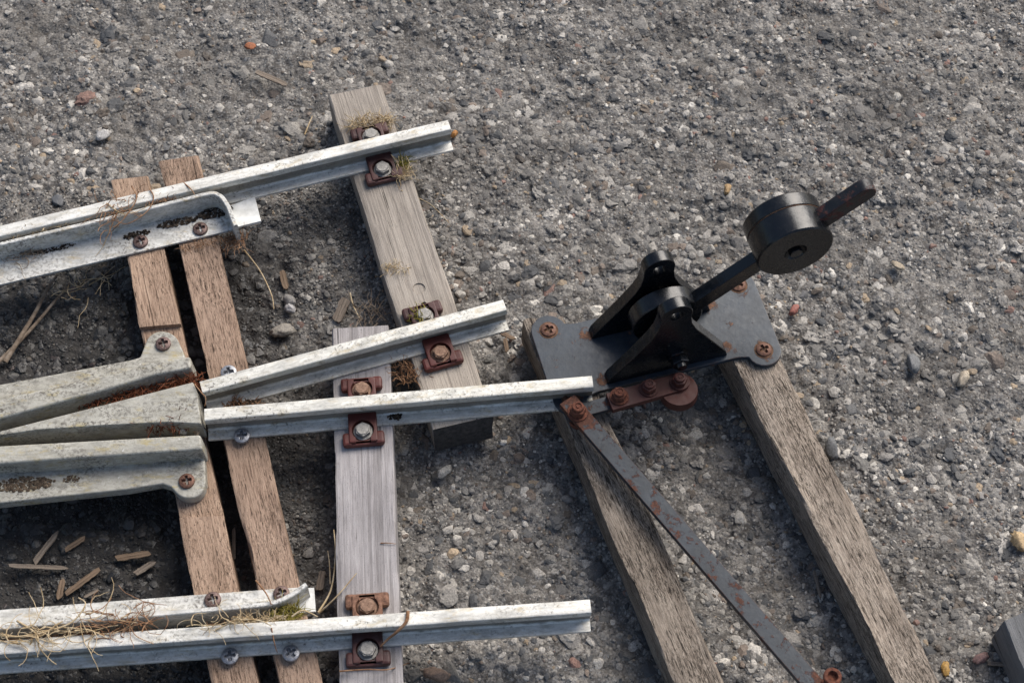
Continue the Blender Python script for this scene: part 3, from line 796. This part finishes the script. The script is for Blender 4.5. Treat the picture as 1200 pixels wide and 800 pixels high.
org = at(800, 640, .055); org.z = 0
rod = empty('pull_rod', org)
pb = at(677, 483.5, .0576)-org
M_ROD2 = paint('slate_rod_paint_rusted_end', (.021, .028, .036), .98, .38, 8.0, .3, (.095, .038, .022), .9, .22, [(pb[:], .030, .22), ((at(970, 805, .0576)-org)[:], .022, .2)], rsc=110)
bm = bmesh.new(); bar_px(bm, (664.5, 467.5), (958, 806), .0152, .0515, .0575, org=org, e1=.03, bv=.0004)
mesh_obj('flat_bar', bm, M_ROD2, rod, 40)
nut_stack(rod, 677, 483.5, .0576, M_RUST, .0068, .0115, True, org)
bm = bmesh.new(); p = at(677, 483.5, .0576)-org
add_lathe(bm, [(.0062, .0305), (.0064, .0310), (.0064, .0455)], 24, Matrix.Translation((p.x, p.y, 0))); mesh_obj('bolt_shank', bm, M_RUST, rod, 40)
bm = bmesh.new(); p = at(970, 805, .0576)-org; T_ = Matrix.Translation(p)
add_hex(bm, .0068, .0002, .0050, .3, T_, .0008); add_hex(bm, .0063, .0052, .0100, .9, T_, .0008)
add_lathe(bm, [(.0046, .0090), (.0046, .0200), (.0066, .0205), (.0068, .0212), (.0068, .0245), (.0060, .0252), (.0042, .0252), (.0040, .0244), (.0030, .0215), (0, .0212)], 30, T_)
mesh_obj('upright_bolt', bm, M_RUST, rod, 40)
tag(rod, 'long slate-grey flat rod with rust blotches running diagonally down from the middle rail end', 'rod')

# ------------------------------------------------------------------ moss, roots, twigs, splinters, pebbles
def fibre(name, cols, rough=.85):
    n = NB(name); t = n.noise(160, 4, .6)
    return n.out(n.ramp(t, [(.3+.4*i/(len(cols)-1), c) for i, c in enumerate(cols)]), rough, 0, None, .2)
M_STRAW = fibre('dry_straw', [(.26, .17, .08), (.42, .32, .19), (.55, .46, .32)])
M_MOSS = fibre('olive_moss', [(.10, .08, .015), (.22, .19, .04), (.34, .27, .10)])
M_BROWNROOT = fibre('brown_root', [(.10, .045, .02), (.24, .13, .07), (.36, .23, .14)])
M_REDMOSS = fibre('dead_red_moss', [(.05, .015, .008), (.14, .045, .02), (.22, .09, .05)])
M_DIRT = fibre('black_brown_dirt', [(.018, .013, .009), (.05, .036, .025), (.10, .075, .05)])
M_TWIG = fibre('grey_twig', [(.09, .065, .045), (.19, .145, .105), (.28, .23, .18)])
M_CHIP = wood('wood_chip', (.21, .148, .10), (.125, .088, .06), (.10, .065, .04), 21.0, .64)
M_CHIPG = wood('grey_wood_chip', (.22, .18, .14), (.15, .12, .095), (.06, .05, .04), 24.0, .64)

def tuft(px, py, z, rx, ry, h, nb, mat, label, rad=.0005, seed=1, cat='moss', name='moss_tuft', curl=1.0, ang=0.0, group=None, L=1.0):
    rs = random.Random(seed); bm = bmesh.new(); c = at(px, py, z)
    for _ in range(nb):
        t = rs.uniform(0, 2*math.pi); q = math.sqrt(rs.random())
        x, y = q*rx*math.cos(t), q*ry*math.sin(t)
        x, y = x*math.cos(ang)-y*math.sin(ang), x*math.sin(ang)+y*math.cos(ang)
        d = Vector((rs.gauss(0, 1), rs.gauss(0, 1), rs.uniform(.1, 1.3))).normalized()
        ln = h*rs.uniform(.5, 1.2)*L; p = Vector((x, y, rs.uniform(-.001, h*.35))); pts = [p]
        for s in range(4):
            d = (d+Vector((rs.gauss(0, .45), rs.gauss(0, .45), rs.gauss(-.15, .35)))*curl).normalized()
            p = p+d*ln/4; pts.append(Vector((p.x, p.y, max(p.z, -.0015))))
        add_tube(bm, pts, rad*rs.uniform(.6, 1.3), rad*.35, 4)
    o = mesh_obj(name, bm, mat, None, None); o.location = c
    return tag(o, label, cat, group)
GM = 'moss and dead tufts on the track'
tuft(433, 146, .042, .022, .007, .013, 170, M_STRAW, 'straw-coloured moss cushion above the highest rail on the pale sleeper', .00045, 1, ang=.2, group=GM)
tuft(472, 193, .041, .0055, .006, .010, 60, M_MOSS, 'small green moss cushion beside the dark maroon clip', .00055, 2, group=GM)
tuft(474, 206, .041, .009, .007, .015, 55, M_STRAW, 'dry straw wisps just below the small green moss cushion', .0005, 3, group=GM, curl=.7)
tuft(462, 315, .041, .013, .005, .008, 60, M_STRAW, 'thin dry moss patch midway down the pale slanting sleeper', .00035, 4, group=GM)
tuft(492, 370, .047, .007, .005, .008, 70, M_MOSS, 'green moss clump on the clip above the upper diverging rail', .0005, 5, group=GM)
tuft(480, 437, .033, .013, .010, .018, 90, M_BROWNROOT, 'brown frayed clump in the gap between the two grey sleepers', .0005, 6, group=GM, cat='root clump', name='root_clump')
tuft(336, 720, .052, .013, .006, .014, 170, M_MOSS, 'yellow green moss filling the flared end of the lower check rail', .00045, 7, group=GM)
tuft(145, 463, .049, .040, .0045, .010, 260, M_REDMOSS, 'dead reddish moss strip in the slot above the frog point', .0006, 8, ang=R(13), group=GM)
tuft(210, 453, .050, .012, .003, .008, 50, M_BROWNROOT, 'pale brown dead moss at the open end of the upper slot', .0005, 18, ang=R(10), group=GM)
tuft(200, 499, .050, .026, .0035, .009, 130, M_REDMOSS, 'dark red moss in the slot below the frog point', .0006, 9, ang=R(3), group=GM)
tuft(275, 285, .036, .012, .006, .012, 90, M_BROWNROOT, 'tangled brown roots under the bent end of the upper check rail', .0004, 10, group=GM, cat='root clump', name='root_clump')
tuft(235, 287, .042, .020, .004, .006, 70, M_BROWNROOT, 'thin brown roots along the front edge of the upper check rail', .0003, 11, group=GM, ang=R(13), cat='root clump', name='root_clump')
tuft(285, 474, .042, .016, .005, .006, 90, M_BROWNROOT, 'leaf litter between the two rails beside the frog point', .0006, 13, group=GM, cat='litter', name='leaf_litter')
tuft(100, 745, .050, .060, .0035, .012, 150, M_BROWNROOT, 'brown root mat in the slot behind the lowest rail', .0005, 14, ang=R(4), group=GM, cat='root clump', name='root_clump')
tuft(270, 737, .052, .030, .003, .009, 90, M_BROWNROOT, 'short brown roots behind the lowest rail, left of the green moss', .0004, 15, ang=R(4), group=GM, cat='root clump', name='root_clump')
tuft(432, 372, .018, .016, .010, .022, 40, M_TWIG, 'wispy grey weed in the gap above the mauve-grey sleeper', .0004, 16, group=GM, curl=.6, cat='weed', name='dry_weed')

tuft(300, 728, .060, .024, .0035, .010, 120, M_STRAW, 'dry yellow moss strip in the slot left of the yellow green moss', .0004, 41, ang=R(5), group=GM)
tuft(188, 234, .060, .016, .003, .008, 90, M_BROWNROOT, 'brown dry moss between the highest rail and the upper check rail', .0004, 42, ang=R(14), group=GM)
tuft(40, 269, .060, .030, .0025, .007, 90, M_STRAW, 'straw moss sprouting between the highest rail and check rail at far left', .0004, 43, ang=R(13), group=GM)
tuft(215, 451, .052, .016, .0035, .012, 90, M_REDMOSS, 'bushy dark red moss at the open end of the upper frog slot', .0006, 44, ang=R(10), group=GM)
tuft(195, 497, .055, .020, .003, .013, 90, M_REDMOSS, 'bushy dark red moss rising in the slot below the frog point', .0006, 45, ang=R(3), group=GM)
def tangle(px, py, z, rx, ry, ang, nb, ln, rad, mat, label, seed, h=.006, name='root_tangle', cat='root tangle'):
    rs = random.Random(seed); bm = bmesh.new(); c = at(px, py, z)
    add_tube(bm, [((i/8-1)*1.15*rx*math.cos(ang)-math.sin(i*.9)*ry*.15*math.sin(ang), (i/8-1)*1.15*rx*math.sin(ang)+math.sin(i*.9)*ry*.15*math.cos(ang), h*.3+.0006*math.sin(i*1.7)) for i in range(17)], rad, rad*.6, 5)
    for _ in range(nb):
        x, y = rs.gauss(0, rx/2), rs.gauss(0, ry/2)
        a_ = rs.gauss(0, .55)+(math.pi if rs.random() < .5 else 0)+(rs.uniform(-1.5, 1.5) if rs.random() < .3 else 0)
        x, y = x*math.cos(ang)-y*math.sin(ang), x*math.sin(ang)+y*math.cos(ang); a_ += ang
        zz = rs.uniform(0, h); cv = rs.gauss(0, .28); L_ = ln*rs.uniform(.35, 1.25); k = 9; pts = []
        for i in range(k):
            pts.append((x, y, max(.0003, zz))); x += math.cos(a_)*L_/k; y += math.sin(a_)*L_/k
            a_ += cv+rs.gauss(0, .22); zz += rs.gauss(0, .0012)-(zz-h*.35)*.12
        add_tube(bm, pts, rad*rs.uniform(.6, 1.25), rad*.4, 5)
    o = mesh_obj(name, bm, mat, None, 60); o.location = c
    return tag(o, label, cat, GM)
tangle(50, 742, .0655, .050, .012, R(4), 42, .042, .00055, M_STRAW, 'straw-pale root tangle sprawling over the lowest rail at far left', 31)
tangle(140, 732, .0645, .030, .009, R(6), 34, .032, .00055, M_BROWNROOT, 'brown root tangle in the slot behind the lowest rail, right of the pale one', 32)
tangle(265, 731, .0655, .026, .006, R(5), 16, .026, .00045, M_STRAW, 'thin pale roots between lower check rail and lowest rail by the moss', 33)
tangle(140, 250, .0640, .022, .012, R(50), 26, .030, .0004, M_BROWNROOT, 'fine brown root tangle hung over the crest of the upper check rail', 34, .004)
tangle(105, 333, .012, .030, .010, R(25), 16, .034, .0004, M_STRAW, 'fine pale stems on dark soil just under the upper check rail', 35, .012)
tangle(28, 300, .0455, .014, .005, R(14), 22, .020, .0004, M_TWIG, 'few fine grey rootlets lying inside the upper check rail', 36, .002)
def strand(px_pts, rad, mat, label, name='dry_root', cat='root', group='loose dry roots and stems'):
    """px_pts: (px, py, z) control points"""
    c = [at(x, y, z) for x, y, z in px_pts]; P = []
    for i in range(len(c)-1):
        p0, p1, p2, p3 = c[max(i-1, 0)], c[i], c[i+1], c[min(i+2, len(c)-1)]
        for s in range(7):
            t = s/7
            P.append(.5*((2*p1)+(p2-p0)*t+(2*p0-5*p1+4*p2-p3)*t*t+(3*p1-p0-3*p2+p3)*t*t*t))
    P.append(c[-1]); bm = bmesh.new(); add_tube(bm, P, rad, rad*.45, 7)
    o = mesh_obj(name, bm, mat, None, 60, True)
    return tag(o, label, cat, group)
strand([(286, 293, .03), (305, 318, .012), (318, 345, .008), (321, 362, .006)], .0008, M_STRAW, 'pale stem curving over the gravel right of the reddish sleeper')
strand([(373, 717, .03), (388, 690, .03), (393, 650, .035), (391, 620, .04)], .0009, M_STRAW, 'tall pale stalk rising along the mauve-grey sleeper edge')
strand([(374, 718, .03), (396, 697, .042), (418, 671, .045)], .0008, M_STRAW, 'pale stalk leaning over the mauve-grey sleeper')
strand([(387, 684, .02), (386, 660, .022), (384, 645, .025)], .0006, M_STRAW, 'short pale stalk between the reddish and mauve-grey sleepers')
strand([(-8, 741, .060), (25, 746, .066), (60, 738, .069), (85, 728, .070), (100, 708, .072), (92, 700, .070)], .0010, M_STRAW, 'thick pale root looping over both bottom rails at far left')
strand([(20, 727, .064), (42, 742, .069), (46, 758, .068), (58, 772, .062), (66, 778, .058)], .0009, M_STRAW, 'pale root hanging over the near side of the lowest rail')
strand([(75, 735, .066), (105, 738, .069), (125, 747, .068)], .0007, M_STRAW, 'pale root lying on the lowest rail left of the screws')
strand([(38, 748, .067), (34, 762, .062), (44, 769, .058), (50, 758, .066)], .0006, M_STRAW, 'small curled root on the near edge of the lowest rail')
strand([(130, 728, .066), (150, 732, .068), (160, 745, .067), (180, 754, .066)], .0006, M_BROWNROOT, 'thin brown root crossing the lowest rail left of centre')
strand([(100, 720, .066), (120, 712, .067), (131, 700, .066)], .0005, M_BROWNROOT, 'fine brown root on top of the lower check rail')
strand([(252, 738, .066), (280, 726, .070), (305, 727, .070), (318, 733, .067)], .0008, M_STRAW, 'arched pale root left of the yellow green moss')
strand([(342, 722, .066), (355, 715, .067), (372, 722, .060)], .0008, M_STRAW, 'arched pale root right of the yellow green moss')
strand([(300, 680, .045), (312, 695, .064), (318, 708, .066)], .0008, M_BROWNROOT, 'brown stem lying across the lower check rail by its screw')
strand([(318, 735, .066), (322, 755, .060), (325, 764, .05)], .0006, M_BROWNROOT, 'dark hanging root in front of the lowest rail')
strand([(478, 716, .067), (476, 728, .067), (465, 740, .062), (455, 748, .055), (446, 757, .05)], .0016, M_BROWNROOT, 'knobbly orange-brown root draped over the lowest rail by the clip')
strand([(154, 218, .066), (160, 232, .067), (150, 250, .066), (140, 262, .064), (130, 272, .05)], .0006, M_BROWNROOT, 'brown root tangled over the highest rail and check rail')
strand([(175, 221, .066), (180, 232, .067), (172, 248, .066), (150, 262, .065), (134, 258, .065)], .0006, M_BROWNROOT, 'second brown root looping over the highest rail joint')
strand([(125, 238, .066), (142, 250, .066), (160, 248, .066), (176, 240, .067)], .0005, M_STRAW, 'pale root crossing the upper check rail crest')
strand([(132, 262, .062), (126, 276, .052), (120, 290, .046), (112, 300, .044)], .0005, M_STRAW, 'pale root trailing down inside the upper check rail')
strand([(215, 214, .064), (224, 222, .067), (228, 228, .066)], .0007, M_BROWNROOT, 'short dark brown stem on the highest rail by the sleeper end')
strand([(228, 450, .066), (236, 460, .067), (241, 466, .066), (240, 476, .063)], .0006, M_BROWNROOT, 'brown root caught in the joint at the frog point')
strand([(410, 343, .02), (414, 358, .016), (421, 372, .02)], .0008, M_STRAW, 'pale crooked stem above the mauve-grey sleeper end')
strand([(470, 223, .041), (485, 230, .03), (505, 240, .01), (527, 262, .006)], .0005, M_STRAW, 'fine pale stem trailing off the pale sleeper to the right')
strand([(398, 786, .044), (430, 784, .047), (455, 784, .046), (480, 776, .02)], .0007, M_BROWNROOT, 'thin brown root across the lower end of the mauve-grey sleeper')
strand([(446, 636, .0408), (455, 636, .0415), (464, 637, .041)], .0005, M_BROWNROOT, 'tiny dark twig on the edge of the mauve-grey sleeper')
strand([(104, 334, .005), (124, 325, .006), (128, 340, .004)], .0006, M_STRAW, 'pale bent stem on dark soil under the upper check rail')
strand([(357, 158, .006), (361, 148, .006), (366, 136, .005)], .0008, M_STRAW, 'short straw on the gravel left of the pale sleeper top')
GTW = 'brown twigs lying on the soil at the left'
strand([(-10, 432, .006), (18, 405, .007), (45, 376, .008), (64, 353, .008), (82, 334, .007)], .0021, M_TWIG, 'long thin forked twig, lower of the two on dark soil', 'twig', 'twig', GTW)
strand([(6, 424, .006), (24, 395, .009), (42, 365, .009), (55, 340, .010), (67, 322, .011)], .0024, M_TWIG, 'thicker twig leaning beside the long forked twig', 'twig', 'twig', GTW)

def splinter(px, py, ln, wd, ang, mat, label, z=.003, th=.003, seed=1):
    rs = random.Random(seed); bm = bmesh.new(); k = 11; wd *= .85; ln *= .92
    sk = rs.uniform(-.5, .5)*wd; t0, t1 = rs.uniform(.3, .95), rs.uniform(.15, .8)
    def wv(i): return min(1, (i/k)/.18+t0, (1-i/k)/.18+t1)*rs.uniform(.78, 1.0)
    up = [(-ln/2+ln*i/k+sk*.5, wd/2*wv(i)) for i in range(k+1)]
    dn = [(-ln/2+ln*i/k-sk*.5, -wd/2*wv(i)) for i in range(k+1)]
    add_prism(bm, dn+up[::-1], 0, th*.55, 0, .0002)
    o = mesh_obj('wood_splinter', bm, mat, None, 40); p = at(px, py, z)
    o.location = (p.x, p.y, p.z-.001); o.rotation_euler = (rs.uniform(-.12, .12), rs.uniform(-.08, .08), R(ang))
    return tag(o, label, 'wood splinter', 'loose wood splinters on the ground')
for i, a_ in enumerate(((156, 651, .030, .0075, 10, M_CHIP, 'tan splinter lying level on black soil left of the notched sleeper'),
        (54, 641, .034, .0065, 58, M_CHIPG, 'grey brown splinter slanting up steeply on dark soil'),
        (45, 664, .052, .005, -2, M_CHIPG, 'long thin grey splinter lying flat at far left'),
        (71, 690, .019, .0065, 88, M_CHIP, 'short tan peg standing upright in view above the lower check rail'),
        (97, 681, .036, .0065, 40, M_CHIP, 'brown pointed splinter slanting beside the short tan peg'),
        (88, 637, .020, .006, 35, M_CHIP, 'small brown splinter above the pointed one'),
        (107, 695, .014, .0035, 30, M_CHIPG, 'tiny grey splinter just above the lower check rail'),
        (170, 665, .020, .007, 35, M_CHIPG, 'dark brown chip below the level tan splinter'),
        (333, 328, .022, .0075, -75, M_CHIP, 'light tan chip on gravel between reddish and pale sleepers'),
        (400, 363, .026, .0120, 72, M_CHIPG, 'broad grey chip touching the top of the mauve-grey sleeper'),
        (376, 680, .018, .0080, 82, M_CHIPG, 'grey brown chip stuck between reddish and mauve-grey sleepers'),
        (318, 92, .036, .0075, -25, M_CHIPG, 'dark brown splinter on the open gravel above the highest rail'),
        (274, 637, .030, .004, 95, M_CHIPG, 'thin grey splinter in the dark gap between the two brown sleepers'),
        (593, 404, .014, .005, -80, M_CHIP, 'small tan chip between the pale sleeper and lever plate'),
        (592, 392, .020, .005, -30, M_CHIP, 'narrow tan splinter under the end of the upper diverging rail'),
        (958, 684, .026, .0035, -82, M_CHIPG, 'thin pale splinter between the long rod and bleached timber'),
        (1178, 778, .030, .004, -3, M_CHIPG, 'thin grey splinter beside the dark timber block'))):
    splinter(*a_, seed=i+1)

def pebble(px, py, r, col, label, flat=.7, seed=1, z=.002, sy=.75):
    forms, f = stone_shapes(3, 1, 900+seed); v = forms[0]*np.array([r, r*sy, r*flat]); rs = np.random.default_rng(seed)
    t = rs.uniform(0, math.pi); c_, s_ = math.cos(t), math.sin(t)
    v = v@np.array([[c_, s_, 0], [-s_, c_, 0], [0, 0, 1]])
    o = np_mesh('pebble', v, f, M_STONE, np.tile(np.array(col), (len(v), 1)), True)
    p = at(px, py, z+r*flat*.4); o.location = p
    return tag(o, label, 'pebble', 'loose pebbles on the ground')
for i, a_ in enumerate(((930, 363, .0062, (.30, .11, .085), 'brick-red pebble on the gravel right of the lever plate'),
        (1052, 312, .0068, (.40, .33, .24), 'cream rounded pebble far right of the counterweight'),
        (852, 222, .0064, (.38, .25, .12), 'ochre pebble left of and above the counterweight'),
        (1196, 634, .0088, (.50, .36, .20), 'large tan pebble at the right edge of the photo'),
        (1128, 443, .0085, (.42, .36, .28), 'pale cream stone right of the bleached timber'),
        (1150, 770, .0072, (.22, .13, .12), 'round dull red pebble left of the dark timber block'),
        (1108, 783, .0060, (.42, .25, .07), 'orange pebble near the foot of the bleached timber'),
        (339, 351, .0080, (.22, .21, .20), 'round grey pebble, upper of a pair below the light tan chip'),
        (341, 361.5, .0066, (.42, .41, .41), 'whitish pebble, lower of the pair below the light tan chip'),
        (331, 387, .0105, (.25, .23, .20), 'flat grey brown stone above the upper diverging rail'),
        (520, 552, .0082, (.33, .32, .30), 'upright oval pale pebble below the end of the pale sleeper'),
        (509, 790, .0120, (.24, .165, .12), 'brown lump of stone right of the mauve-grey sleeper foot'),
        (212, 502, .0065, (.50, .48, .43), 'whitish pebble wedged below the frog point', .7, 5, .048),
        (231, 504, .0055, (.40, .30, .20), 'speckled tan pebble at the tip of the lower slot', .7, 6, .048),
        (293, 54, .0060, (.34, .12, .05), 'orange-red crumb near the top of the photo'),
        (533, 157, .0052, (.42, .19, .05), 'orange crumb just beyond the cut end of the highest rail'),
        (120, 158, .0075, (.42, .41, .40), 'white pebble on open gravel above the brown sleeper ends', .6),
        (68, 235, .0070, (.12, .125, .135), 'dark slate pebble on the gravel above the highest rail at left'),
        (1070, 425, .0095, (.16, .165, .17), 'angular dark grey stone on open gravel at right'),
        (975, 525, .0115, (.13, .135, .14), 'flat dark slate stone touching the right side of the bleached timber'))):
    a_ = list(a_); kw = dict(seed=a_[6] if len(a_) > 6 else i+20)
    pebble(*a_[:5], flat=a_[5] if len(a_) > 5 else .7, z=a_[7] if len(a_) > 7 else .001, **kw)

def crumbs(px, py, z, rx, ry, n, smin, smax, ang, cols, label, name, seed):
    """a caked patch of soil crumbs, one overlapping mass"""
    rs = np.random.default_rng(seed); forms, f = stone_shapes(1, 20, seed); V, F2, T2 = [], [], []
    for i in range(n):
        q = math.sqrt(rs.random()); t = rs.uniform(0, 2*math.pi); x, y = q*rx*math.cos(t), q*ry*math.sin(t)
        x += .25*ry*math.sin(9*t); x, y = x*math.cos(ang)-y*math.sin(ang), x*math.sin(ang)+y*math.cos(ang)
        r = smin+(smax-smin)*rs.random()**1.6
        v = forms[rs.integers(0, 20)]*r; v = v*np.array([1, 1, .6]); a_ = rs.uniform(0, 6.28); c_, s_ = math.cos(a_), math.sin(a_)
        v = v@np.array([[c_, s_, 0], [-s_, c_, 0], [0, 0, 1]])+np.array([x, y, r*.15])
        V.append(v); F2.append(f+i*len(v)); T2.append(np.tile(np.array(cols[rs.integers(0, len(cols))])*rs.uniform(.7, 1.3), (len(v), 1)))
    o = np_mesh(name, np.concatenate(V), np.concatenate(F2), M_CRUMB, np.concatenate(T2), False)
    o.location = at(px, py, z)
    return tag(o, label, 'dirt', 'caked dirt on the track')
n = NB('soil_crumb'); va = n.t.nodes.new('ShaderNodeVertexColor'); va.layer_name = 'stone_colour'
M_CRUMB = n.out(n.mix(1.0, va.outputs[0], n.ramp(n.noise(900, 4, .65), [(.3, .5), (.7, 1.5)]), 'MULTIPLY'), .95, 0, None, .15)
BR = [(.085, .062, .042), (.12, .09, .062), (.06, .043, .03)]; DK = [(.03, .022, .016), (.05, .036, .025), (.10, .075, .055), (.018, .014, .011)]
crumbs(28, 567, .0460, .024, .0062, 420, .0008, .0020, R(5), BR, 'flat brown dirt cake on the lower wing rail', 'dirt_cake', 1)
crumbs(83, 561.5, .0462, .006, .0035, 70, .0006, .0013, R(5), BR, 'small brown dirt spot right of the dirt cake on the lower wing rail', 'dirt_cake', 2)
crumbs(252, 249, .0435, .015, .0055, 260, .0007, .0019, R(15), DK, 'black brown dirt heaped in the bend of the upper check rail', 'dirt_heap', 3)
crumbs(208, 261, .0435, .017, .0038, 200, .0007, .0019, R(14), DK, 'dark crumbly dirt inside the upper check rail between its screws', 'dirt_heap', 4)
crumbs(160, 275, .0435, .012, .0035, 130, .0006, .0017, R(14), DK, 'dark dirt piled against the left screw of the upper check rail', 'dirt_heap', 5)
crumbs(60, 292, .0435, .022, .0028, 150, .0006, .0014, R(14), DK, 'thin line of dirt along the inner corner of the upper check rail', 'dirt_heap', 6)
crumbs(463, 487, .0430, .0052, .0040, 70, .0008, .0020, 0, DK, 'dirt clot beside the red clip of the middle rail', 'dirt_clot', 7)
crumbs(285, 476, .0430, .018, .0050, 150, .0008, .0022, R(10), DK+BR, 'dark litter crumbs in the angle between the two diverging rails', 'dirt_heap', 8)
crumbs(100, 474, .0480, .014, .0028, 90, .0008, .0020, R(14), BR, 'grey brown crumbs at the left end of the red moss strip', 'dirt_heap', 9)
